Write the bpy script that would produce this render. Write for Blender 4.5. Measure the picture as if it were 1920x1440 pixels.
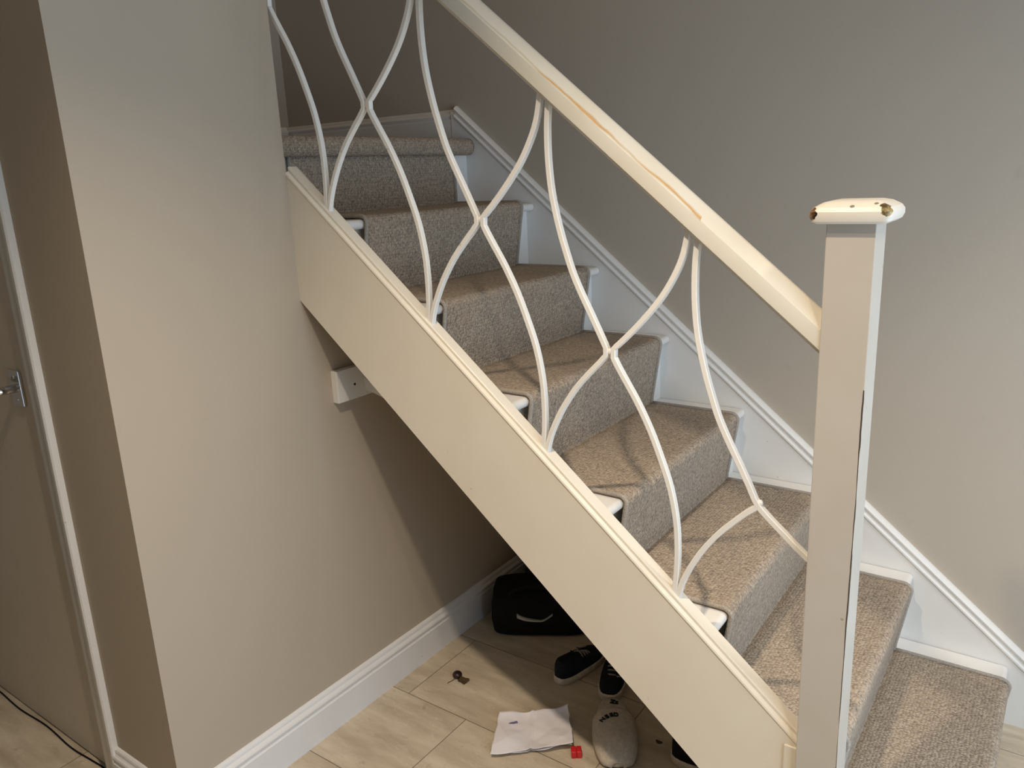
import bpy, bmesh, math, random
from mathutils import Vector, Matrix, noise
random.seed(7)
for o in list(bpy.data.objects): bpy.data.objects.remove(o)
SC = bpy.context.scene
COL = SC.collection

# ------------------------------------------------------------------ camera
cam = bpy.data.cameras.new('camera'); camo = bpy.data.objects.new('camera', cam); COL.objects.link(camo)
cam.sensor_width = 36.0; cam.sensor_fit = 'HORIZONTAL'; cam.lens = 1477.27/1920*36.0
cam.clip_start = 0.02
YAW, PIT, ROL = 0.62837, -0.25854, -0.04428
fw = Vector((-math.sin(YAW)*math.cos(PIT), math.cos(YAW)*math.cos(PIT), math.sin(PIT)))
rt = Vector((math.cos(YAW), math.sin(YAW), 0)); up = rt.cross(fw)
r2 = rt*math.cos(ROL)+up*math.sin(ROL); u2 = -rt*math.sin(ROL)+up*math.cos(ROL)
M = Matrix((r2, u2, -fw)).transposed().to_4x4(); M.translation = Vector((-0.2107, -1.2540, 1.4572))
camo.matrix_world = M
SC.camera = camo

# ------------------------------------------------------------------ light and exposure
SC.view_settings.view_transform = 'Standard'; SC.view_settings.look = 'None'
SC.view_settings.gamma = 1.0; SC.view_settings.use_curve_mapping = False
SC.view_settings.exposure = 0.9
world = bpy.data.worlds.new('world'); SC.world = world; world.use_nodes = True
bg = world.node_tree.nodes['Background']; bg.inputs[0].default_value = (0.55, 0.68, 0.9, 1); bg.inputs[1].default_value = 0.2

def spot(name, loc, power, color, size, blend=0.9, radius=0.03, target=None):
    l = bpy.data.lights.new(name, 'SPOT'); l.energy = power; l.color = color
    l.spot_size = math.radians(size); l.spot_blend = blend; l.shadow_soft_size = radius
    o = bpy.data.objects.new(name, l); COL.objects.link(o); o.location = loc
    if target: o.rotation_euler = (Vector(target)-Vector(loc)).to_track_quat('-Z', 'Y').to_euler()
    return o
def area(name, loc, rot, sx, sy, power, color):
    l = bpy.data.lights.new(name, 'AREA'); l.shape = 'RECTANGLE'; l.size = sx; l.size_y = sy
    l.energy = power; l.color = color
    o = bpy.data.objects.new(name, l); COL.objects.link(o); o.location = loc; o.rotation_euler = rot
    return o
WARM = (1.0, 0.82, 0.62)
spot('downlight_stair', (-0.80, -0.80, 2.36), 63, WARM, 116, 1.0, 0.028)
spot('downlight_hall', (0.50, -1.05, 2.36), 18, WARM, 80, 1.0, 0.03, (-0.30, 0.50, 0.2))
spot('lower_tread_fill', (0.22, 0.22, 2.36), 27, (1.0, 0.88, 0.74), 72, 1.0, 0.11, (-0.20, 0.40, 0.15))  # added soft fill that brightens the lowest treads, not a known fitting
area('upstairs_warm_fill', (-1.3, 0.45, 4.1), (0, 0, 0), 1.2, 0.6, 2.6, (1.0, 0.72, 0.44))  # added fill, warms the landing and upper walls
area('daylight_window', (0.76, -0.30, 1.04), (0, math.radians(90), 0), 1.8, 1.75, 16, (0.64, 0.81, 1.0))

# ------------------------------------------------------------------ helpers
def link(name, me, mat=None, parent=None):
    o = bpy.data.objects.new(name, me); COL.objects.link(o)
    if mat:
        for m in (mat if isinstance(mat, (list, tuple)) else [mat]): me.materials.append(m)
    if parent: o.parent = parent
    return o
def obj(name, bm, mat=None, parent=None, smooth=False, angle=None):
    me = bpy.data.meshes.new(name)
    bmesh.ops.recalc_face_normals(bm, faces=bm.faces[:])
    bm.to_mesh(me); bm.free()
    if smooth or angle is not None:
        for p in me.polygons: p.use_smooth = True
        if angle is not None: me.set_sharp_from_angle(angle=math.radians(angle))
    return link(name, me, mat, parent)
def empty(name, loc=(0, 0, 0), rz=0.0):
    o = bpy.data.objects.new(name, None); COL.objects.link(o); o.location = loc
    o.rotation_euler = (0, 0, rz); o.empty_display_size = 0.05
    return o
def tag(o, label, cat, group=None):
    o['label'] = label; o['category'] = cat
    if group: o['group'] = group
    return o
def struct(o): o['kind'] = 'structure'; return o
def box(bm, x0, x1, y0, y1, z0, z1, bev=0.0, seg=2):
    r = bmesh.ops.create_cube(bm, size=1.0)
    vs = r['verts']
    for v in vs:
        v.co = Vector((x0 if v.co.x < 0 else x1, y0 if v.co.y < 0 else y1, z0 if v.co.z < 0 else z1))
    if bev:
        es = list({e for v in vs for e in v.link_edges})
        bmesh.ops.bevel(bm, geom=es, offset=bev, segments=seg, affect='EDGES', profile=0.6)
    return vs
def bx(*a, **k):
    bm = bmesh.new(); box(bm, *a, **k); return bm
def loft(bm, rings, closed=True, caps=True):
    V = [[bm.verts.new(p) for p in r] for r in rings]
    n = len(V[0])
    for a, b in zip(V[:-1], V[1:]):
        for i in range(n if closed else n-1):
            bm.faces.new((a[i], a[(i+1) % n], b[(i+1) % n], b[i]))
    if caps and closed:
        bm.faces.new(V[0]); bm.faces.new(V[-1][::-1])
    return V
def shear(profile, x0, x1, zf, n=1):
    """profile of (y, dz) carried along x under a sloping line zf(x)"""
    bm = bmesh.new()
    loft(bm, [[(x, y, zf(x)+dz) for y, dz in profile] for x in [x0+(x1-x0)*i/n for i in range(n+1)]])
    return bm
def prism_y(profile, y0, y1, bm=None):
    bm = bm or bmesh.new()
    loft(bm, [[(x, y, z) for x, z in profile] for y in (y0, y1)]); return bm
def catmull(P, sub=6):
    out = []
    for i in range(len(P)-1):
        p0 = P[max(i-1, 0)]; p1 = P[i]; p2 = P[i+1]; p3 = P[min(i+2, len(P)-1)]
        for j in range(sub):
            t = j/sub
            out.append(tuple(0.5*((2*b)+(-a+c)*t+(2*a-5*b+4*c-d)*t*t+(-a+3*b-3*c+d)*t**3) for a, b, c, d in zip(p0, p1, p2, p3)))
    out.append(tuple(P[-1])); return out
def tube(bm, pts, r, seg=8):
    pts = [Vector(p) for p in pts]; rings = []
    nrm = None
    for i, p in enumerate(pts):
        d = (pts[min(i+1, len(pts)-1)]-pts[max(i-1, 0)]).normalized()
        if nrm is None: nrm = d.orthogonal().normalized()
        nrm = (nrm-d*nrm.dot(d)).normalized(); b = d.cross(nrm)
        rr = r[i] if isinstance(r, (list, tuple)) else r
        rings.append([p+(nrm*math.cos(a)+b*math.sin(a))*rr for a in [2*math.pi*k/seg for k in range(seg)]])
    loft(bm, rings); return bm

# ------------------------------------------------------------------ materials
class NT:
    def __init__(s, name, base=(.8, .8, .8), rough=.5, metal=0.0, spec=.5):
        s.m = bpy.data.materials.new(name); s.m.use_nodes = True; s.t = s.m.node_tree
        s.b = s.t.nodes['Principled BSDF']
        s.b.inputs['Base Color'].default_value = (*base, 1); s.b.inputs['Roughness'].default_value = rough
        s.b.inputs['Metallic'].default_value = metal; s.b.inputs['Specular IOR Level'].default_value = spec
    def n(s, typ, **k):
        n = s.t.nodes.new(typ)
        for a, v in k.items(): setattr(n, a, v)
        return n
    def l(s, a, b): s.t.links.new(a, b)
    def setin(s, sock, v):
        if hasattr(v, 'is_output') or isinstance(v, bpy.types.NodeSocket): s.l(v, sock)
        else: sock.default_value = v
    def math(s, op, a, b=0.0, c=None):
        n = s.n('ShaderNodeMath', operation=op); s.setin(n.inputs[0], a); s.setin(n.inputs[1], b)
        if c is not None: s.setin(n.inputs[2], c)
        return n.outputs[0]
    def mix(s, fac, a, b):
        n = s.n('ShaderNodeMix', data_type='RGBA'); s.setin(n.inputs[0], fac); s.setin(n.inputs[6], a if not isinstance(a, tuple) else (*a, 1)); s.setin(n.inputs[7], b if not isinstance(b, tuple) else (*b, 1))
        return n.outputs[2]
    def coords(s, out='Object', scale=(1, 1, 1)):
        c = s.n('ShaderNodeTexCoord'); m = s.n('ShaderNodeMapping'); m.inputs['Scale'].default_value = scale
        s.l(c.outputs[out], m.inputs[0]); return m.outputs[0]
    def noise(s, vec, scale, detail=3, rough=.5):
        n = s.n('ShaderNodeTexNoise'); n.inputs['Scale'].default_value = scale; n.inputs['Detail'].default_value = detail
        n.inputs['Roughness'].default_value = rough
        s.l(vec, n.inputs['Vector']); return n.outputs['Fac']
    def ramp(s, fac, a, b):
        n = s.n('ShaderNodeMapRange'); s.l(fac, n.inputs[0]); n.inputs[1].default_value = a; n.inputs[2].default_value = b
        n.clamp = True; return n.outputs[0]
    def bump(s, h, dist=.001, strength=1.0):
        n = s.n('ShaderNodeBump'); n.inputs['Distance'].default_value = dist; n.inputs['Strength'].default_value = strength
        s.l(h, n.inputs['Height']); s.l(n.outputs[0], s.b.inputs['Normal'])
    def color(s, c): s.l(c, s.b.inputs['Base Color'])
    def xyz(s, vec):
        n = s.n('ShaderNodeSeparateXYZ'); s.l(vec, n.inputs[0]); return n.outputs

def wall_mat(name, col):
    t = NT(name, col, .75, spec=.25); c = t.coords()
    f = t.noise(c, 3, 4); big = t.ramp(f, .3, .75)
    col1 = t.mix(big, col, tuple(x*.965 for x in col))
    sm = t.ramp(t.noise(c, 9, 2), .74, .80)
    t.color(t.mix(t.math('MULTIPLY', sm, .18), col1, tuple(x*.6 for x in col)))
    t.bump(t.noise(c, 260, 2), .0006, .35); return t.m
M_wall = wall_mat('greige_wall_paint', (.505, .445, .365))
M_wall_hall = wall_mat('warm_grey_wall_paint', (.475, .403, .315))
M_ceil = wall_mat('ceiling_paint', (.80, .78, .74))

def gloss(name, col, chips=False, rough=.32):
    t = NT(name, col, rough); c = t.coords()
    f = t.ramp(t.noise(c, 7, 4), .35, .7)
    c1 = t.mix(f, col, tuple(x*y for x, y in zip(col, (.97, .96, .94))))
    sc = t.ramp(t.noise(c, 55, 2, .4), .77, .79)
    t.color(t.mix(t.math('MULTIPLY', sc, .45), c1, (.33, .27, .19)))
    t.bump(t.noise(t.coords(scale=(1, 1, 1)), 40, 3), .0006, .4)
    return t.m
M_white = gloss('white_gloss_paint', (.80, .785, .75))
M_cream = gloss('cream_gloss_paint', (.79, .73, .615))
M_skirt = gloss('skirting_white_paint', (.78, .775, .77))
M_iron = gloss('white_painted_iron', (.84, .82, .77), rough=.4)

def z_line_mat(name, col, kind):
    """cream gloss with chips that expose the wood, shaped in the thing's own coordinates"""
    t = NT(name, col, .33); c = t.n('ShaderNodeNewGeometry').outputs['Position']; x, y, z = t.xyz(c)
    nz = t.noise(c, 60, 4, .6); nz2 = t.noise(c, 12, 3)
    base = t.mix(t.ramp(t.noise(c, 9, 4), .35, .7), col, tuple(a*b for a, b in zip(col, (.96, .95, .91))))
    if kind == 'rail':
        line = t.math('ADD', t.math('MULTIPLY', x, .842), t.math('SUBTRACT', z, 1.176-.842*.527+.0385))
        wob = t.math('MULTIPLY', t.math('SUBTRACT', nz2, .5), .010)
        d = t.math('ABSOLUTE', t.math('ADD', line, wob))
        near = t.math('LESS_THAN', y, .010)
        wid = t.math('MULTIPLY', t.ramp(t.noise(c, 5, 1), .38, .66), .0040)
        m1 = t.math('MULTIPLY', near, t.math('LESS_THAN', d, t.math('ADD', wid, -.0003)))
        rng = t.math('MULTIPLY', t.math('LESS_THAN', x, -.72), t.math('GREATER_THAN', x, -1.20))
        m1 = t.math('MULTIPLY', m1, rng)
        m2 = t.math('MULTIPLY', t.math('MULTIPLY', near, rng), t.math('LESS_THAN', d, t.math('ADD', wid, .0016)))
        c1 = t.mix(t.math('MULTIPLY', m2, .55), base, (.50, .42, .28))
        t.color(t.mix(m1, c1, t.mix(nz, (.50, .27, .10), (.62, .42, .22))))
    elif kind == 'cap':
        def blob(px, py, pz, r, n=nz):
            dx = t.math('SUBTRACT', x, px); dy = t.math('SUBTRACT', y, py); dz = t.math('SUBTRACT', z, pz)
            q = t.math('SQRT', t.math('ADD', t.math('ADD', t.math('MULTIPLY', dx, dx), t.math('MULTIPLY', dy, dy)), t.math('MULTIPLY', dz, dz)))
            return t.math('LESS_THAN', t.math('ADD', q, t.math('MULTIPLY', t.math('SUBTRACT', n, .5), .022)), r)
        a = blob(-.5425, -.033, 1.385, .0105); b = blob(-.542, -.016, 1.391, .0085); d = blob(-.434, -.0335, 1.389, .0105); e = blob(-.439, -.027, 1.396, .0080)
        s1 = blob(-.484, -.031, 1.3935, .0030, t.noise(c, 30, 1)); s2 = blob(-.452, -.024, 1.397, .0030, t.noise(c, 30, 1))
        c1 = t.mix(t.math('MAXIMUM', a, b), base, t.mix(t.ramp(nz, .4, .6), (.02, .012, .008), (.28, .15, .06)))
        c1 = t.mix(t.math('MAXIMUM', d, e), c1, t.mix(t.ramp(nz, .4, .6), (.06, .04, .015), (.50, .38, .16)))
        t.color(t.mix(t.math('MULTIPLY', t.math('MAXIMUM', s1, s2), .8), c1, (.10, .07, .04)))
    elif kind == 'newel':
        wob = t.math('MULTIPLY', t.math('SUBTRACT', t.noise(c, 14, 3, .7), .5), .0022)
        d = t.math('ABSOLUTE', t.math('ADD', t.math('SUBTRACT', x, -.4537), wob))
        w = t.math('MULTIPLY', t.ramp(t.noise(c, 8, 2), .30, .62), .0012)
        front = t.math('MULTIPLY', t.math('LESS_THAN', y, -.0135), t.math('LESS_THAN', z, 1.12))
        crack = t.math('MULTIPLY', front, t.math('LESS_THAN', d, w))
        spots = t.ramp(t.noise(c, 75, 1, .3), .80, .82)
        c1 = t.mix(t.math('MULTIPLY', spots, .6), base, (.25, .18, .11))
        t.color(t.mix(crack, c1, (.07, .05, .035)))
    t.bump(t.noise(c, 35, 3), .0008, .4)
    return t.m
M_rail = z_line_mat('chipped_handrail_paint', (.70, .66, .565), 'rail')
M_cap = z_line_mat('chipped_cap_paint', (.80, .75, .66), 'cap')
M_newel = z_line_mat('dimmed_newel_paint', (.53, .485, .425), 'newel')  # base colour lowered to stand in for weaker light on the post

def carpet_mat():
    t = NT('looped_beige_carpet', (.4, .33, .25), .95, spec=.1)
    uv = t.n('ShaderNodeUVMap'); uv.uv_map = 'UVMap'
    # rows of twisted loops: stretched cells whose rows lean against one another
    wn = t.n('ShaderNodeTexNoise'); wn.inputs['Scale'].default_value = 90; wn.inputs['Detail'].default_value = 2; t.l(uv.outputs[0], wn.inputs['Vector'])
    off = t.n('ShaderNodeVectorMath', operation='SCALE'); sb = t.n('ShaderNodeVectorMath', operation='SUBTRACT')
    t.l(wn.outputs['Color'], sb.inputs[0]); sb.inputs[1].default_value = (.5, .5, .5); t.l(sb.outputs[0], off.inputs[0]); off.inputs['Scale'].default_value = .004
    ad = t.n('ShaderNodeVectorMath', operation='ADD'); t.l(uv.outputs[0], ad.inputs[0]); t.l(off.outputs[0], ad.inputs[1])
    mp = t.n('ShaderNodeMapping'); mp.inputs['Scale'].default_value = (245, 140, 1); t.l(ad.outputs[0], mp.inputs[0])
    v = t.n('ShaderNodeTexVoronoi', feature='F1'); v.inputs['Scale'].default_value = 1; v.inputs['Randomness'].default_value = .6; t.l(mp.outputs[0], v.inputs['Vector'])
    h = t.math('SUBTRACT', 1.0, v.outputs['Distance'])
    fib = t.noise(uv.outputs[0], 900, 2)
    hh = t.math('ADD', h, t.math('MULTIPLY', fib, .25))
    rnd = t.xyz(v.outputs['Color'])[0]
    c0 = t.mix(rnd, (.39, .300, .215), (.67, .545, .410))
    big = t.ramp(t.noise(uv.outputs[0], 14, 3), .35, .65)
    c1 = t.mix(t.math('MULTIPLY', big, .5), c0, (.53, .42, .31))
    flk = t.ramp(t.noise(uv.outputs[0], 60, 1), .78, .80)
    c2 = t.mix(t.math('MULTIPLY', flk, .0), c1, (.1, .08, .06))
    gap_shade = t.ramp(v.outputs['Distance'], .45, .85)  # shade between the loops, put into the pile colour
    t.color(t.mix(t.math('MULTIPLY', gap_shade, .7), c2, (.10, .075, .055)))
    t.b.inputs['Sheen Weight'].default_value = .15
    t.bump(hh, .0060, 1.0)
    return t.m
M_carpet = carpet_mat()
def binding():
    t = NT('overlocked_binding', (.40, .36, .31), .9, spec=.1); c = t.coords()
    t.color(t.mix(t.ramp(t.noise(c, 500, 2), .4, .6), (.30, .265, .225), (.44, .395, .34))); t.bump(t.noise(c, 420, 2), .001, .7); return t.m
M_bind = binding()

def tile_mat():
    t = NT('travertine_floor_tiles', (.55, .47, .36), .38, spec=.45); c = t.coords(); x, y, z = t.xyz(c)
    TW, TH = .61, .32
    ry = t.math('DIVIDE', t.math('SUBTRACT', y, .17), TH); row = t.math('FLOOR', ry); fy = t.math('SUBTRACT', ry, row)
    rx = t.math('DIVIDE', t.math('ADD', t.math('ADD', x, 1.67), t.math('MULTIPLY', row, .215)), TW)
    colx = t.math('FLOOR', rx); fx = t.math('SUBTRACT', rx, colx)
    ex = t.math('MULTIPLY', t.math('MINIMUM', fx, t.math('SUBTRACT', 1.0, fx)), TW)
    ey = t.math('MULTIPLY', t.math('MINIMUM', fy, t.math('SUBTRACT', 1.0, fy)), TH)
    e = t.math('MINIMUM', ex, ey)
    grout = t.math('SUBTRACT', 1.0, t.ramp(e, .0008, .0016))
    idn = t.math('ADD', t.math('MULTIPLY', row, 12.9), t.math('MULTIPLY', colx, 7.3))
    cx = t.n('ShaderNodeCombineXYZ'); t.l(x, cx.inputs[0]); t.l(y, cx.inputs[1]); t.l(idn, cx.inputs[2])
    mp = t.n('ShaderNodeMapping'); mp.inputs['Scale'].default_value = (1.6, 7.5, 1); mp.inputs['Rotation'].default_value = (0, 0, .25); t.l(cx.outputs[0], mp.inputs[0])
    st = t.ramp(t.noise(mp.outputs[0], 3.0, 6, .6), .35, .68)
    c0 = t.mix(st, (.47, .39, .285), (.66, .575, .445))
    sp = t.ramp(t.noise(cx.outputs[0], 30, 3, .6), .64, .74)
    c1 = t.mix(t.math('MULTIPLY', sp, .55), c0, (.33, .27, .20))
    mp2 = t.n('ShaderNodeMapping'); mp2.inputs['Scale'].default_value = (3, 9, 1); mp2.inputs['Rotation'].default_value = (0, 0, .9); t.l(cx.outputs[0], mp2.inputs[0])
    vein = t.math('ABSOLUTE', t.math('SUBTRACT', t.noise(mp2.outputs[0], 1.1, 4, .7), .5))
    c2 = t.mix(t.math('MULTIPLY', t.math('SUBTRACT', 1.0, t.ramp(vein, .0, .006)), .3), c1, (.80, .74, .62))
    t.color(t.mix(t.math('MULTIPLY', grout, .85), c2, (.20, .15, .10)))
    t.bump(t.math('MULTIPLY', grout, -1.0), .0012, .8)
    t.l(t.ramp(st, -1, 2), t.b.inputs['Roughness'])
    return t.m
M_tile = tile_mat()
def plain(name, col, rough=.6, metal=0.0, bump=None, spec=.5, var=.0, sc=40):
    t = NT(name, col, rough, metal, spec); c = t.coords()
    t.color(t.mix(t.ramp(t.noise(c, sc, 3), .35, .65), col, tuple(min(1, x*(1-var)) for x in col)))
    if bump: t.bump(t.noise(c, bump[0], 3), bump[1], .7)
    return t.m
M_chrome = plain('polished_chrome', (.75, .75, .76), .08, 1.0)
M_door = gloss('door_paint', (.62, .55, .46), rough=.38)
M_black = plain('black_fabric', (.010, .010, .011), .85, bump=(300, .001), var=.3, spec=.2)
M_navy = plain('black_canvas', (.016, .018, .024), .85, bump=(500, .0008), var=.3, spec=.2)
M_rubber = plain('off_white_rubber', (.72, .64, .54), .6, var=.25, sc=60)
M_lace = plain('grey_lace', (.35, .32, .29), .9, bump=(700, .0006), var=.2)
M_pink = plain('dusty_pink_leather', (.32, .19, .16), .5, var=.2)
M_brown = plain('brown_leather', (.11, .052, .03), .45, bump=(90, .001), var=.35, sc=25)
M_fleece = plain('cream_fleece', (.62, .55, .45), .95, bump=(380, .0025), var=.18, sc=120)
M_sole = plain('dark_slipper_sole', (.06, .05, .045), .8)
M_ink = plain('black_ink', (.012, .01, .01), .8)
M_paper = plain('white_paper', (.82, .79, .82), .8, bump=(40, .0008), var=.05, sc=12, spec=.3)
M_blue = plain('blue_print', (.20, .20, .36), .8, var=.3)
M_red = plain('red_plastic', (.60, .02, .025), .35)
M_nut = plain('dark_seed_husk', (.030, .012, .010), .35, var=.4)
M_leaf = plain('dried_brown_leaf', (.10, .055, .018), .8, bump=(200, .001), var=.5, sc=150)
M_pale = plain('pale_reflective_print', (.50, .50, .45), .5)
M_hole = plain('dark_screw_hole', (.01, .008, .006), .9)
M_wood = plain('bare_softwood', (.42, .30, .18), .7, var=.2)
M_lamp = plain('lamp_white', (.85, .85, .83), .4)

# ------------------------------------------------------------------ measures
R, G, ZF = .2, .2392, .0326
W = .925; YN = .1636; YE = .8435; RB = .030; X0 = -1.750; YC = -.497
def TX(k): return -k*G
def TZ(k): return k*R-ZF
def s_top(x): return .478+.843*(-.538-x)
def s_bot(x): return .311+.838*(-.707-x)
def rail_z(x): return 1.176+.842*(-.527-x)
def wall_str(x): return .0259-ZF-x*R/G

# ------------------------------------------------------------------ the setting
struct(obj('floor', bx(-3.4, 0.92, -3.3, 1.1, -.06, 0), M_tile))
bm = bmesh.new()
box(bm, -2.022, X0, YC, 0.0, 0, 4.2)
box(bm, -1.85, X0, 0.0, W-.001, 0, 1.30)
struct(obj('wall_left', bm, M_wall_hall))
bm = bmesh.new(); box(bm, -2.96, 0.92, W+.02, W+.12, 0, 4.2)
struct(obj('wall_back', bm, M_wall))
struct(obj('wall_landing', bx(-2.96, -2.86, YC+.1, W+.02, 1.30, 4.2), M_wall))
bm = bmesh.new()
box(bm, -2.10-.80, -2.022, YC, YC+.1, 2.05, 4.2); box(bm, -3.4, -2.90, YC, YC+.1, 0, 4.2); box(bm, -2.098, -2.022, YC, YC+.1, 0, 2.05)
struct(obj('wall_door', bm, M_wall_hall))
struct(obj('wall_end', bx(-3.5, -3.4, -3.3, YC+.1, 0, 2.4), M_wall_hall))
struct(obj('wall_front', bx(-3.4, 0.92, -3.4, -3.3, 0, 2.4), M_wall_hall))
bm = bmesh.new()
box(bm, 0.82, 0.92, -3.3, -1.24, 0, 2.4); box(bm, 0.82, 0.92, -1.24, .64, 2.02, 2.4); box(bm, 0.82, 0.92, .64, W+.02, 0, 2.4)
struct(obj('wall_right', bm, M_wall))
bm = bmesh.new()
box(bm, -3.4, 0.92, -3.3, 0.0, 2.4, 2.5); box(bm, .30, 0.92, 0.0, W+.02, 2.4, 2.5)
struct(obj('ceiling', bm, M_ceil))
bm = bmesh.new(); box(bm, -2.96, .40, -.1-.4, W+.12, 4.2, 4.3); struct(obj('ceiling_stairwell', bm, M_ceil))
bm = bmesh.new(); box(bm, X0, .40, -.10, 0.0, 2.5, 4.2); box(bm, .30, .40, 0, W+.02, 2.5, 4.2); struct(obj('wall_stairwell', bm, M_wall))
# window that lets the daylight in, along the hall to the right
w1 = empty('window_1', (.87, -.30, .06)); struct(w1)
bm = bmesh.new()
for a in ((-.94, -.89, -.06, 1.96), (.89, .94, -.06, 1.96), (-.89, .89, -.06, .04), (-.89, .89, 1.91, 1.96), (-.02, .02, .04, 1.91)):
    box(bm, -.04, .04, a[0], a[1], a[2], a[3], .004)
struct(obj('window_frame', bm, M_white, w1))

# skirting: profile (height, stand-off)
SK = [(0, .018), (.088, .018), (.090, .015), (.094, .014), (.098, .0165), (.104, .0175), (.108, .0155), (.110, .012), (.113, .0095), (.118, .009), (.122, .0075), (.125, .004), (.126, 0), (0, 0)]
bm = bmesh.new()
loft(bm, [[(X0+d, y, z) for z, d in SK] for y in (YC-.018, W+.02)])
struct(obj('baseboard_left', bm, M_skirt))
bm = bmesh.new()
loft(bm, [[(x, YC-d, z) for z, d in SK] for x in (-2.022, X0+.0175)])
struct(obj('baseboard_door', bm, M_skirt))
bm = bmesh.new()
loft(bm, [[(x, W+.02-d, TZ(8)+.004+z*.88) for z, d in SK] for x in (-2.86, -1.985)])
struct(obj('baseboard_landing', bm, M_white))
bm = bmesh.new()
loft(bm, [[(-2.86+d, y, TZ(8)+.004+z*.88) for z, d in SK] for y in (0.0, W+.002)])
struct(obj('baseboard_end', bm, M_white))

# door, its casing and handle
d1 = empty('door_1', (-2.10, YC+.014, 0)); struct(d1)
struct(obj('door_leaf', bx(-.78, -.003, 0, .036, .006, 2.03, .002), M_door, d1))
h = obj('handle_plate', bx(-.120, -.066, -.008, 0, .985, 1.072, .003), M_chrome, d1); h['label'] = 'chrome rectangular handle plate'
bm = bmesh.new(); tube(bm, [(-.093, -.008, 1.028), (-.093, -.046, 1.028), (-.100, -.055, 1.028), (-.125, -.057, 1.028), (-.215, -.057, 1.026)], [.010, .0095, .0095, .009, .008], 14)
lv = obj('lever', bm, M_chrome, h, smooth=True); lv['label'] = 'chrome lever handle'
bm = bmesh.new(); tube(bm, [(-.093, -.0095, 1.055), (-.093, -.0075, 1.055)], .004, 12); tube(bm, [(-.093, -.0095, 1.0), (-.093, -.0075, 1.0)], .0035, 12)
obj('screw', bm, M_chrome, h, smooth=False)
CP = [(-2.022, 0), (-2.022, -.014), (-2.026, -.017), (-2.040, -.017), (-2.048, -.013), (-2.075, -.011), (-2.092, -.008), (-2.098, -.004), (-2.098, 0)]
bm = bmesh.new(); loft(bm, [[(x, YC+y, z) for x, y in CP] for z in (0, 2.12)])
struct(obj('trim_1', bm, M_white, None, angle=30))

# ------------------------------------------------------------------ staircase
stair = empty('staircase', (-.9, .45, 0))
tag(stair, 'straight white painted staircase with sloping side boards rising to the left beside the grey wall', 'staircase')
def part(name, bm, mat, parent=stair, **k):
    for v in bm.verts: v.co -= Vector(parent.location)
    return obj(name, bm, mat, parent, **k)
YS = .034
cs = math.cos(math.atan(.843))
SP = [(.034, 0), (.0085, 0), (.0065, -.003), (.0065, -.010), (.002, -.0125), (-.0015, -.014), (-.0025, -.018), (-.001, -.022), (.0, -.024), (0, -.30)]
# near stringer: board with a bead and a cap along its top edge
bm = bmesh.new()
rings = []
for x in (X0, -.5225):
    rings.append([(x, y, s_top(x)+dz) for y, dz in SP[:-1]]+[(x, 0, s_bot(x)), (x, .034, s_bot(x))])
loft(bm, rings)
ns = part('stringer', bm, M_cream); ns['label'] = 'cream outer side board with a beaded top edge'
part('end_batten', bx(-.546, -.5225, -.0045, 0, s_bot(-.53)+.004, .440, .0015), M_cream)
# wall stringer
bm = bmesh.new()
def ws(x): return wall_str(x)
poly = [(-2.0, TZ(8)+.03), (-2.0, ws(-2.0)+.008), (-.005, ws(-.005)+.006), (-.005, 0), (-.31, 0), (-2.0, ws(-2.0)-.42)]
loft(bm, [[(x, y, z) for x, z in poly] for y in (W, W+.02)])
o = part('wall_stringer', bm, M_white); o['label'] = 'white sloping skirting board against the wall'
CPF = [(W+.02, 0), (W-.003, 0), (W-.005, .003), (W-.005, .008), (W+.001, .011), (W+.002, .018), (W-.001, .022), (W-.002, .030), (W+.004, .036), (W+.010, .039), (W+.02, .039)]
bm = shear(CPF, -1.985, -.02, ws)
part('stringer_moulding', bm, M_white, angle=40)
NOS = .024
for k in range(1, 8):
    x1 = TX(k); xb = TX(k+1)-RB-.012
    pr = [(xb, TZ(k)-NOS), (xb, TZ(k))]
    rr = .010
    for j in range(9):
        a = math.pi/2-math.pi*j/8
        pr.append((x1-NOS/2+math.cos(a)*NOS/2, TZ(k)-NOS/2+math.sin(a)*NOS/2))
    part('tread', prism_y(pr, YS, W-.0022), M_white, angle=35)
for k in range(1, 9):
    zb = 0 if k == 1 else TZ(k-1)
    zt = TZ(k)-(NOS if k < 8 else .03)
    part('riser', bx(TX(k)-RB-.012, TX(k)-RB, YS, W, zb, zt), M_white)
part('bottom_end_panel', bx(TX(2)-RB, TX(1)-RB-.002, .036, .050, 0, TZ(1)-NOS), M_white)
part('landing_deck', bx(-2.86, TX(8)-.002, 0.004, W, TZ(8)-.03, TZ(8)), M_white)
part('landing_nosing', prism_y([(TX(8)-.012, TZ(8)-.002)]+[(TX(8)-.012+math.cos(a)*.012, TZ(8)-.014+math.sin(a)*.012) for a in [math.pi/2-math.pi*j/8 for j in range(9)]], YS, W), M_white)

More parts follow.
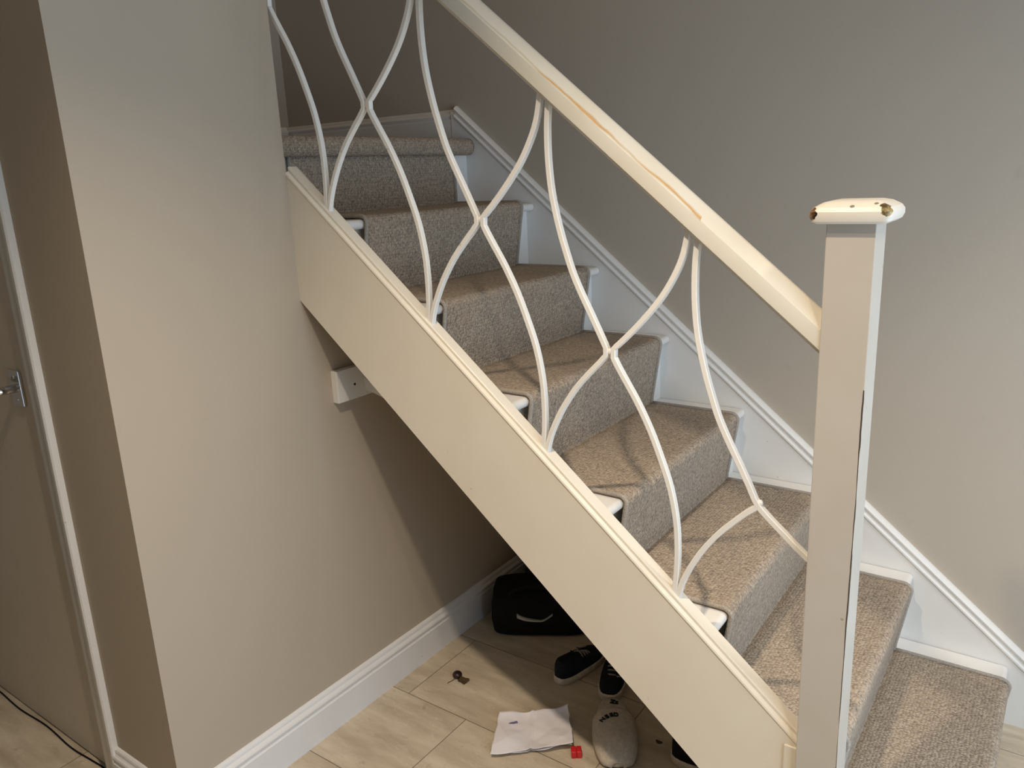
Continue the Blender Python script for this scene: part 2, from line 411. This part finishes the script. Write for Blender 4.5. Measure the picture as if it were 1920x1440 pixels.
# ------------------------------------------------------------------ carpet runner
T = .009
def carpet_mesh(path, y0, y1, ny=40, thick=.007, wob=.0010):
    """path of (x, z) outer points; returns bmesh with UVs in metres"""
    bm = bmesh.new(); uvl = bm.loops.layers.uv.new('UVMap')
    P = [Vector((p[0], 0, p[1])) for p in path]
    s = [0]
    for a, b in zip(P[:-1], P[1:]): s.append(s[-1]+(b-a).length)
    N = []
    for i in range(len(P)):
        d = (P[min(i+1, len(P)-1)]-P[max(i-1, 0)]).normalized(); N.append(Vector((-d.z, 0, d.x)))
    out = []; inn = []
    for i in range(len(P)):
        ro = []; ri = []
        for j in range(ny+1):
            y = y0+(y1-y0)*j/ny
            n = N[i]
            w = noise.noise(Vector((s[i]*18, y*18, 1.3)))*wob
            ro.append(bm.verts.new((P[i].x+n.x*w, y, P[i].z+n.z*w)))
            ri.append(bm.verts.new((P[i].x-n.x*thick, y, P[i].z-n.z*thick)))
        out.append(ro); inn.append(ri)
    def face(vs, uvs):
        f = bm.faces.new(vs)
        for l, u in zip(f.loops, uvs): l[uvl].uv = u
        f.smooth = True
    for i in range(len(P)-1):
        for j in range(ny):
            ya = y0+(y1-y0)*j/ny; yb = y0+(y1-y0)*(j+1)/ny
            uvs = ((ya, s[i]), (yb, s[i]), (yb, s[i+1]), (ya, s[i+1]))
            face((out[i][j], out[i][j+1], out[i+1][j+1], out[i+1][j]), uvs)
            face((inn[i][j], inn[i+1][j], inn[i+1][j+1], inn[i][j+1]), (uvs[0], uvs[3], uvs[2], uvs[1]))
        for j, y in ((0, y0), (ny, y1)):
            face((out[i][j], out[i+1][j], inn[i+1][j], inn[i][j]), ((y, s[i]), (y, s[i+1]), (y+.01, s[i+1]), (y+.01, s[i])))
    for i in (0, len(P)-1):
        for j in range(ny):
            ya = y0+(y1-y0)*j/ny; yb = y0+(y1-y0)*(j+1)/ny
            face((out[i][j], out[i][j+1], inn[i][j+1], inn[i][j]), ((ya, s[i]), (yb, s[i]), (yb, s[i]+.01), (ya, s[i]+.01)))
    return bm
def fine(path, step=.012):
    out = []
    for a, b in zip(path[:-1], path[1:]):
        L = math.hypot(b[0]-a[0], b[1]-a[1]); n = max(1, int(L/step))
        for i in range(n): out.append((a[0]+(b[0]-a[0])*i/n, a[1]+(b[1]-a[1])*i/n))
    out.append(path[-1]); return out
def nose(k, r=.018):
    """outer path over the nosing of tread k and down towards the tread below"""
    x = TX(k); z = TZ(k)
    c = (x-r+.006, z+T-r); pts = []
    for j in range(9):
        a = math.pi/2-(math.pi/2+.20)*j/8
        pts.append((c[0]+math.cos(a)*r*1.15, c[1]+math.sin(a)*r))
    return pts
path = [(TX(8)-RB+T+.001, TZ(8)-.036)]
for k in range(7, -1, -1):
    base = TZ(k) if k > 0 else 0
    # drop down to tread k (or the floor), round the crease, run forward to the nosing
    cx = TX(k+1)-RB+T+.003
    path += [(cx, base+T+.018), (cx-.001, base+T+.004), (cx-.0005, base+T-.0035), (cx+.004, base+T-.0005)] if k > 0 else [(cx+.004, base+.004)]
    if k > 0:
        path += [(cx+.02, base+T)]+nose(k)
path = fine(path)
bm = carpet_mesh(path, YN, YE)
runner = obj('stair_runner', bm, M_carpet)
tag(runner, 'beige looped carpet runner flowing down the middle of the stair treads with bare white margins', 'carpet')
for yy in (YN, YE):
    bm = bmesh.new()
    P = [Vector(p) for p in path]
    tube(bm, [(p[0], yy, p[1]-.0) for p in path], .0052, 8)
    # seat the binding in the carpet's thickness
    b = obj('edge_binding', bm, M_bind, runner, smooth=True); b['label'] = 'grey overlocked edge binding'
# landing carpet: rolls over the landing nosing, wall to wall
r = .026
lp = [(-2.84, TZ(8)+.013), (-2.4, TZ(8)+.013), (TX(8)-.03, TZ(8)+.014)]
for j in range(13):
    a = math.pi/2-math.pi*j/12
    lp.append((TX(8)-.010+math.cos(a)*.024, TZ(8)-.010+math.sin(a)*.027+(-.001)))
lp.append((TX(8)-.024, TZ(8)-.0385))
bm = carpet_mesh(fine(lp), .012, .915, 40, .0085)
lc = obj('landing_carpet', bm, M_carpet)
tag(lc, 'beige looped carpet rolled over the edge of the top landing', 'carpet')

# ------------------------------------------------------------------ balustrade
bal = empty('balustrade', (-1.1, .018, .95))
tag(bal, 'white sloping balustrade of curved iron bars under a chipped cream wooden handrail', 'balustrade')
RP = [(-.009, .000), (-.012, .003), (-.012, .033), (-.0112, .0352), (-.0095, .0368), (.0125, .0550), (.0150, .0562), (.0210, .0562), (.0235, .0550), (.0455, .0368), (.0475, .0350), (.048, .033), (.048, .003), (.045, 0), (.040, -.001), (.038, -.007), (-.002, -.007), (-.004, -.001)]
o = part('handrail', shear(RP, -1.9, -.5215, rail_z, 40), M_rail, bal, angle=28)
o['label'] = 'cream wooden handrail with worn chipped edge'
RU = [(-1.022, 1.606), (-1.026, 1.575), (-1.029, 1.536), (-1.029, 1.487), (-1.025, 1.437), (-1.018, 1.397), (-1.008, 1.356), (-.999, 1.326), (-.983, 1.279), (-.965, 1.240), (-.943, 1.198), (-.924, 1.161), (-.9125, 1.138)]
LL = [(-.9125, 1.124), (-.926, 1.109), (-.948, 1.087), (-.979, 1.053), (-1.010, 1.009), (-1.033, .966), (-1.046, .934), (-1.053, .905)]
LU = [(-.7515, 1.372), (-.7545, 1.342), (-.763, 1.308), (-.777, 1.277), (-.797, 1.244), (-.819, 1.216), (-.846, 1.186), (-.873, 1.159), (-.896, 1.138)]
RL = [(-.897, 1.121), (-.889, 1.106), (-.871, 1.077), (-.848, 1.040), (-.822, .990), (-.800, .937), (-.781, .883), (-.769, .824), (-.765, .770), (-.766, .715), (-.771, .655)]
def bar_mesh(A, B, hw=.0052, hd=.0062):
    """square bar swept along two smooth arcs that meet at a bent knee"""
    pts = catmull(A, 3)
    if B: 
        pb = catmull(B, 3); pts = pts+pb
    bm = bmesh.new(); rings = []; c = .0013
    for i, p in enumerate(pts):
        a = Vector(pts[max(i-1, 0)]); b = Vector(pts[min(i+1, len(pts)-1)]); d = (b-a).normalized(); n = Vector((-d.y, d.x))
        sec = [(-hw, -hd+c), (-hw+c, -hd), (hw-c, -hd), (hw, -hd+c), (hw, hd-c), (hw-c, hd), (-hw+c, hd), (-hw, hd-c)]
        rings.append([(p[0]+n.x*u, .018+v, p[1]+n.y*u) for u, v in sec])
    loft(bm, rings); return bm
DX, DZ = .290, -.2425
def bar(A, B, n):
    sh = lambda P: [(x+DX*n, z+DZ*n) for x, z in P]
    o = part('curved_bar', bar_mesh(sh(A), sh(B) if B else None), M_iron, bal, angle=35)
    return o
for n in (-2, -1, 0): bar(RU, LL, n)
for n in (-3, -2, -1, 0): bar(LU, RL, n)
E4 = [(x-DX, z-DZ) for x, z in ((-.612, .880), (-.592, .860), (-.571, .842), (-.552, .825), (-.532, .809), (-.518, .799))]
o = bar(RU[:-1]+[(-.9075, 1.128)]+E4[1:], None, 1); o['label'] = 'curved bar running into the newel post'
o = bar([(-.9085, 1.1235)]+LL[1:], None, 1); o['label'] = 'short curved bar ending at its neighbour'
for n in (0, -1, -2, 1):      # weld blobs where a pair of bars touch
    kx, kz = -.9045+DX*n, 1.131+DZ*n
    bm = bmesh.new(); bmesh.ops.create_uvsphere(bm, u_segments=12, v_segments=8, radius=.0068)
    for v in bm.verts: v.co = Vector((v.co.x*.9+kx, v.co.y*.8+.018, v.co.z+kz))
    part('weld', bm, M_iron, bal, smooth=True)

# ------------------------------------------------------------------ newel post
nw = empty('newel_post', (-.487, .020, 0))
tag(nw, 'square cream newel post with a flat chipped cap at the foot of the handrail', 'newel post')
part('post', bx(-.522, -.4525, -.015, .055, 0, 1.370, .0015), M_newel, nw)
bm = bmesh.new(); rings = []
for z, hh, cr in ((1.368, .040, .004), (1.3685, .048, .006), (1.372, .0535, .008), (1.379, .0565, .010), (1.386, .0565, .011), (1.392, .053, .012), (1.3955, .0475, .011), (1.399, .041, .009), (1.4015, .030, .006), (1.402, .004, .001)):
    ring = []
    for cxs, cys, a0 in ((1, 1, 0), (-1, 1, 90), (-1, -1, 180), (1, -1, 270)):
        for j in range(5):
            a = math.radians(a0+90*j/4)
            ring.append((-.487+cxs*(hh-cr)+math.cos(a)*cr, .020+cys*(hh-cr)+math.sin(a)*cr, z))
    rings.append(ring)
loft(bm, rings)
o = part('cap', bm, M_cap, nw, angle=24); o['label'] = 'flat bevelled cap with chipped corners'

# ------------------------------------------------------------------ bracket board on the wall under the stairs
br = empty('wall_batten', (X0, .07, .90))
tag(br, 'short white wooden batten with a peg screwed to the wall under the stairs', 'batten')
bm = bx(X0, X0+.022, .070, .42, .905, .990, .002)
part('board', bm, M_white, br)
bm = bmesh.new(); tube(bm, [(X0+.0205, .130, .944), (X0+.0228, .130, .944)], .0034, 12); part('screw_hole', bm, M_hole, br)
bm = bmesh.new()
loft(bm, [[(X0+.022, .165, .918), (X0+.022, .195, .918), (X0+.022, .195, .955), (X0+.022, .165, .955)], [(X0+.045, .168, .915), (X0+.045, .192, .915), (X0+.045, .192, .942), (X0+.045, .168, .942)], [(X0+.085, .178, .898), (X0+.085, .190, .898), (X0+.085, .190, .918), (X0+.085, .178, .918)]])
part('peg', bm, M_white, br)

# ------------------------------------------------------------------ things on the floor
# crumpled folded sheet
def paper():
    root = empty('crumpled_paper', (-1.26, .215, 0))
    tag(root, 'crumpled folded white sheet of paper lying flat on the floor tiles', 'paper')
    A, B, Cc, D = Vector((-1.305, .083, 0)), Vector((-1.139, .224, 0)), Vector((-1.222, .335, 0)), Vector((-1.376, .222, 0))
    def sheet(h0, seed, shrink, lift):
        bm = bmesh.new(); n = 64; m = 44; V = []
        for j in range(m+1):
            row = []
            for i in range(n+1):
                u = i/n; v = j/m
                uu = shrink+(1-2*shrink)*u; vv = shrink+(1-2*shrink)*v
                p = A.lerp(B, uu).lerp(D.lerp(Cc, uu), vv)
                e = noise.noise(Vector((u*7, v*7, seed)))
                if j in (0, m): p += (D-A).normalized()*(.004*noise.noise(Vector((u*5, j, seed+3))))
                if i in (0, n): p += (B-A).normalized()*(.005*noise.noise(Vector((i, v*6, seed+5))))
                fold = 0
                for q, (da, fr, am) in enumerate(((.35, 1.7, .0032), (1.25, 1.3, .0030), (2.2, 2.1, .0024), (2.75, 1.5, .0022), (.9, 3.1, .0012))):
                    w = (u*math.cos(da)+v*.68*math.sin(da))*fr+seed*.37*(q+1)+.12*noise.noise(Vector((u*2, v*2, q+seed)))
                    fold += am*abs(2*(w-math.floor(w+.5)))
                z = h0+fold*1.5+.0012*e+.0035*max(0, 1-abs(u-.48)/.035)
                z += lift*(max(0, u-.72)/.28)**2*(.4+.6*v)+lift*.45*(max(0, v-.8)/.2)**2+.010*max(0, u-.6)*(1-v)
                p.z = max(z, h0*.5)
                row.append(bm.verts.new(p-Vector(root.location)))
            V.append(row)
        for j in range(m):
            for i in range(n): bm.faces.new((V[j][i], V[j][i+1], V[j+1][i+1], V[j+1][i]))
        return bm
    for nm, a in (('lower_fold', (.0015, 3.1, .015, .006)), ('upper_fold', (.006, 8.4, .0, .016))):
        o = obj(nm, sheet(*a), M_paper, root, angle=7)
        md = o.modifiers.new('solid', 'SOLIDIFY'); md.thickness = .0004
    # torn window in the sheet with a bluish print under it
    bm = bmesh.new()
    q = [(-1.332, .205), (-1.321, .212), (-1.314, .222), (-1.319, .2245), (-1.323, .2175), (-1.329, .211)]
    vs = [bm.verts.new((x-root.location.x, y-root.location.y, .0165)) for x, y in q]
    f = bm.faces.new(vs); r_ = bmesh.ops.extrude_face_region(bm, geom=[f])
    for v in r_['geom']:
        if isinstance(v, bmesh.types.BMVert): v.co.z -= .005
    o = obj('printed_patch', bm, M_blue, root); o['label'] = 'small blue printed patch showing through a tear'
paper()
rc = empty('red_block', (-1.124, .214, 0), .62)
tag(rc, 'small red plastic block at the corner of the crumpled paper', 'block')
for s in (-1, 1):
    obj('half', bx(min(s*.0002, s*.0135), max(s*.0002, s*.0135), -.012, .012, 0, .020, .0022, 3), M_red, rc, angle=40)

# shoes -----------------------------------------------------------------
def outline(L, Wd, n=28, wa=.8):
    """sole outline, heel at 0, toe at +x = L"""
    pts = []
    for i in range(n):
        a = 2*math.pi*i/n; x = (1-math.cos(a))/2
        w = (math.sin(a))*(wa+(1-wa)*x)*(1-.13*math.exp(-((x-.42)/.18)**2))
        pts.append((x*L, math.copysign(abs(w)**.62, w)*Wd/2))
    return pts
def shoe(name, loc, rz, L, Wd, H, upper, sole, label, group=None, laces=True, toe_h=.042):
    root = empty(name, loc, rz); tag(root, label, 'shoe', group)
    O = outline(L, Wd)
    bm = bmesh.new()
    loft(bm, [[(x, y, 0) for x, y in O], [(x*1.04-.003, y*1.08, .004) for x, y in O], [(x*1.04-.003, y*1.08, .019) for x, y in O], [(x, y*.98, .022) for x, y in O]])
    obj('sole', bm, sole, root, angle=50)
    bm = bmesh.new(); rings = []
    def top(x):
        t = x/L
        return toe_h*(1-.25*max(0, (t-.8)/.2)**2)+(H-toe_h)*(1-min(1, max(0, (t-.10)/.58)))**.8
    c0 = L*.28
    for f in (0, .25, .5, .72, .88, .97, 1.0):
        ring = []
        for x, y in O:
            k = 1-.55*f**3
            # the walls lean in to the collar; the toe rounds over
            xx = c0+(x-c0)*(1-.50*f**4 if x > c0 else 1-.16*f**3); zz = .018+(top(xx)-.018)*math.sin(f*math.pi/2)
            ring.append((xx, y*(1-.42*f**3), zz))
        rings.append(ring)
    loft(bm, rings, caps=True)
    obj('upper', bm, upper, root, smooth=True)
    bm = bmesh.new()
    ring = [(L*.045+(x/L)*L*.42, y*.46, H+.001-(.018*(x/L))) for x, y in O]
    tube(bm, ring+[ring[0], ring[1]], .0045, 6)
    obj('collar', bm, upper, root, smooth=True)
    bm = bmesh.new(); loft(bm, [[(L*.46, -.018, H*.72), (L*.46, .018, H*.72), (L*.46, .016, H*.66), (L*.46, -.016, H*.66)], [(L*.42, -.020, H-.006), (L*.42, .020, H-.006), (L*.40, .020, H-.007), (L*.40, -.020, H-.007)]])
    obj('tongue', bm, upper, root)
    if laces:
        for i in range(4):
            x = L*(.48+.065*i); z = top(x)+.004-.002*i
            bm = bmesh.new(); pts = [(x-.004, -.021, z-.008), (x, -.012, z+.0005), (x+.002, 0, z+.003), (x, .012, z+.0005), (x-.004, .021, z-.008)]
            tube(bm, catmull(pts, 3), .0024, 6); obj('lace', bm, M_lace, root, smooth=True)
        bm = bmesh.new(); tube(bm, catmull([(L*.50, .004, top(L*.5)+.006), (L*.56, .022, top(L*.56)+.008), (L*.66, .030, top(L*.6)-.004), (L*.74, .016, toe_h+.006)], 4), .0023, 6)
        obj('lace_end', bm, M_lace, root, smooth=True)
    return root
shoe('child_trainer', (-1.322, .438, 0), math.radians(80), .200, .078, .070, M_navy, M_rubber,
     'black canvas trainer under the stairs with its heel towards the camera, nearest the bag')
shoe('child_trainer', (-1.222, .642, 0), math.radians(-72), .205, .078, .066, M_navy, M_rubber,
     'black canvas lace-up trainer under the stairs with its toe pointing at the slipper')
shoe('pink_shoe', (-1.345, .785, .0), math.radians(-15), .20, .085, .07, M_pink, M_rubber,
     'dusty pink rounded shoe behind the two black trainers, mostly hidden by the stair side board', laces=False)
shoe('black_shoe', (-.915, .340, 0), math.radians(12), .24, .09, .075, M_black, M_rubber,
     'black shoe with a pale edge half hidden behind the lower end of the side board', laces=False)

# slipper ----------------------------------------------------------------
def slipper():
    L, Wd = .255, .108
    root = empty('slipper', (-1.146, .443, 0), math.radians(-58))
    tag(root, 'cream fleece slipper with dark lettering lying below the black trainer', 'slipper')
    O = outline(L, Wd, 36, .82)
    bm = bmesh.new(); loft(bm, [[(x, y, 0) for x, y in O], [(x, y*1.02, .006) for x, y in O]]); obj('sole', bm, M_sole, root, angle=50)
    bm = bmesh.new()
    loft(bm, [[(x, y*.98, .006) for x, y in O], [(x, y*1.01, .014) for x, y in O], [(x*.98+.002, y*.92, .021) for x, y in O], [(x*.9+.012, y*.6, .020) for x, y in O]])
    obj('insole', bm, M_fleece, root, smooth=True)
    # the cover over the front two thirds
    bm = bmesh.new(); rings = []; n = 22; m = 18
    def halfw(x):
        t = min(max(x/L, 0.001), .999); a = math.acos(1-2*t)
        return (math.sin(a)*(.90+.10*t)*(1-.03*math.exp(-((t-.42)/.18)**2)))**.55*Wd/2
    def cz(x): 
        t = x/L; return .054*(1-.10*((t-.5)/.5)**2)*(1-max(0, (t-.72)/.28)**2.2*.62)
    xs = [L*(.35+.65*i/n) for i in range(n+1)]
    for off in (0,):
        for x in xs:
            w = halfw(x)*1.04+.001; hgt = cz(x)
            rings.append([(x+(.010*math.cos(a)**2*max(0, 1-(x-L*.35)/.03)), -w*math.cos(a), .007+(hgt-.007)*math.sin(a)**.7 if math.sin(a) > 1e-6 else .007) for a in [math.pi*j/m for j in range(m+1)]])
    loft(bm, rings, closed=False)
    o = obj('cover', bm, M_fleece, root, smooth=True)
    md = o.modifiers.new('solid', 'SOLIDIFY'); md.thickness = .005; md.offset = 1
    def text(s, x, y, size, rot, bend=0):
        for i, ch in enumerate(s):
            cu = bpy.data.curves.new('letter', 'FONT'); cu.body = ch; cu.size = size; cu.extrude = .0014; cu.align_x = 'CENTER'; cu.align_y = 'CENTER'; cu.offset = .0006
            tmp = bpy.data.objects.new('letter', cu); COL.objects.link(tmp)
            bpy.context.view_layer.update()
            me = bpy.data.meshes.new_from_object(tmp.evaluated_get(bpy.context.evaluated_depsgraph_get()))
            bpy.data.objects.remove(tmp)
            yield i, ch, me
    def put(s, x, y0, step, size, zf, bend):
        for i, ch, me in text(s, x, 0, size, 0):
            t = i-(len(s)-1)/2
            o = link('letter', me, M_ink, root)
            yy = y0+step*t; xx = x+bend*(t*t*.35-t)
            # letters read from the toe end, so their up direction points to the heel
            e = .002; nrm = Vector((-(zf(xx+e, yy)-zf(xx-e, yy))/(2*e), -(zf(xx, yy+e)-zf(xx, yy-e))/(2*e), 1)).normalized()
            a = math.radians(90)+math.atan((bend-.7*bend*t)/step)
            tx = Vector((math.cos(a), math.sin(a), 0)); tx = (tx-nrm*tx.dot(nrm)).normalized(); ty = nrm.cross(tx)
            mt = Matrix((tx, ty, nrm)).transposed().to_4x4(); mt.translation = (xx, yy, zf(xx, yy))
            o.matrix_local = mt
    def cover_z(x, y):
        w = halfw(x)*1.04; c = min(1, abs(y)/w); s_ = math.sqrt(1-c*c); return .007+(cz(x)-.007)*s_**.7+.0062
    put('NEED', L*.50, -.013, .0120, .019, cover_z, .0042)
    put('Zz', L*.085, .008, .011, .020, lambda x, y: .0225, -.002)
slipper()

# dark sports bag ----------------------------------------------------------
bag = empty('sports_bag', (-1.548, .700, 0), math.radians(31))
tag(bag, 'soft black bag with a pale curved stripe tucked against the skirting under the stairs', 'bag')
bm = bmesh.new(); rings = []
for z, a, b in ((0, .145, .085), (.008, .160, .098), (.05, .166, .104), (.10, .164, .100), (.128, .155, .090), (.142, .130, .066), (.148, .08, .03)):
    ring = []
    for i in range(40):
        t = 2*math.pi*i/40; c, s = math.cos(t), math.sin(t)
        x = math.copysign(abs(c)**.35, c)*a; y = math.copysign(abs(s)**.35, s)*b
        nn = noise.noise(Vector((x*14, y*14, z*16)))*.008*(z > .004)
        ring.append((x*(1+nn*3), y*(1+nn*4), z+(nn if z > .1 else 0)))
    rings.append(ring)
loft(bm, rings); obj('body', bm, M_black, bag, smooth=True)
bm = bmesh.new(); tube(bm, catmull([(-.10, -.070, .13), (-.08, -.085, .165), (0, -.075, .172), (.06, -.09, .150), (.08, -.10, .10)], 5), .007, 8); obj('strap', bm, M_black, bag, smooth=True)
bm = bmesh.new()
sw = catmull([(-.075, .084), (-.050, .072), (-.010, .066), (.012, .068), (.040, .088)], 6)
wd = [.0052*max(.05, 1-1.6*i/(len(sw)-1)) + .0012 for i in range(len(sw))]
rings = []
for (x, z), w in zip(sw, wd):
    rings.append([(x, -.1105, z-w), (x, -.1105, z+w), (x, -.1025, z+w), (x, -.1025, z-w)])
loft(bm, rings); o = obj('curved_stripe', bm, M_pale, bag); o['label'] = 'pale curved stripe'
# brown bag behind it
bb = empty('brown_leather_bag', (-1.585, .876, 0), math.radians(0))
tag(bb, 'dark brown leather bag with a round handle standing behind the black bag', 'bag')
bm = bmesh.new(); rings = []
for z, a, b in ((0, .13, .036), (.01, .14, .042), (.10, .135, .040), (.17, .12, .034), (.205, .10, .022)):
    rings.append([(math.copysign(abs(math.cos(t))**.5, math.cos(t))*a, math.copysign(abs(math.sin(t))**.5, math.sin(t))*b, z) for t in [2*math.pi*i/32 for i in range(32)]])
loft(bm, rings); obj('body', bm, M_brown, bb, smooth=True)
bm = bmesh.new(); tube(bm, [(-.02+.038*math.cos(t), -.02, .205+.042*math.sin(t)) for t in [2*math.pi*i/24 for i in range(25)]], .007, 8); obj('handle', bm, M_brown, bb, smooth=True)

# husk with a dried leaf, and a small dark scrap ----------------------------
lf = empty('seed_husk', (-1.590, .300, 0)); lf.scale = (1.4, 1.4, 1.4); tag(lf, 'round dark seed husk stuck to a shrivelled brown leaf on the tiles near the skirting', 'leaf')
bm = bmesh.new(); bmesh.ops.create_uvsphere(bm, u_segments=20, v_segments=12, radius=.0105)
for v in bm.verts: v.co = Vector((v.co.x-.004, v.co.y+.004, v.co.z*.7+.0074))
obj('husk', bm, M_nut, lf, smooth=True)
bm = bmesh.new(); pts = []
for i in range(15):
    a = 2*math.pi*i/15; rr_ = .010+.007*abs(math.sin(a*2.5+.4))*(1 if math.cos(a) > -.2 else .3)
    pts.append((.012+rr_*math.cos(a)*1.05, .001+rr_*math.sin(a)*.75, .003+.004*math.sin(a*3)))
vs = [bm.verts.new(p) for p in pts]; c = bm.verts.new((.012, 0, .007))
for i in range(15): bm.faces.new((vs[i], vs[(i+1) % 15], c))
o = obj('dried_leaf', bm, M_leaf, lf); md = o.modifiers.new('solid', 'SOLIDIFY'); md.thickness = .001
bm = bmesh.new(); tube(bm, [(-.004, -.004, .003), (-.006, -.014, .0015), (-.009, -.021, .001), (-.008, -.024, .001)], .0007, 6); obj('stalk', bm, M_leaf, lf)
bm = bmesh.new(); V = []
for i in range(10):
    a = 2*math.pi*i/10; rr_ = 1+.25*math.sin(a*3)
    V.append((-.966+.009*math.cos(a)*rr_, .371+.005*math.sin(a)*rr_))
loft(bm, [[(x, y, .0) for x, y in V], [(x, y, .003) for x, y in V]])
tag(obj('leaf_scrap', bm, M_leaf), 'small dark scrap on the tiles to the right of the slipper', 'scrap')

# thin cable along the foot of the door
bm = bmesh.new()
tube(bm, catmull([(-2.99, -.500, .0024), (-2.85, -.497, .0024), (-2.744, -.495, .0024), (-2.60, -.500, .0024), (-2.45, -.493, .0024), (-2.30, -.4995, .0024), (-2.20, -.494, .0024), (-2.144, -.491, .0024), (-2.106, -.497, .0024)], 8), .0022, 8)
tag(obj('cable', bm, M_black, smooth=True), 'thin dark cable lying on the floor along the foot of the door', 'cable')
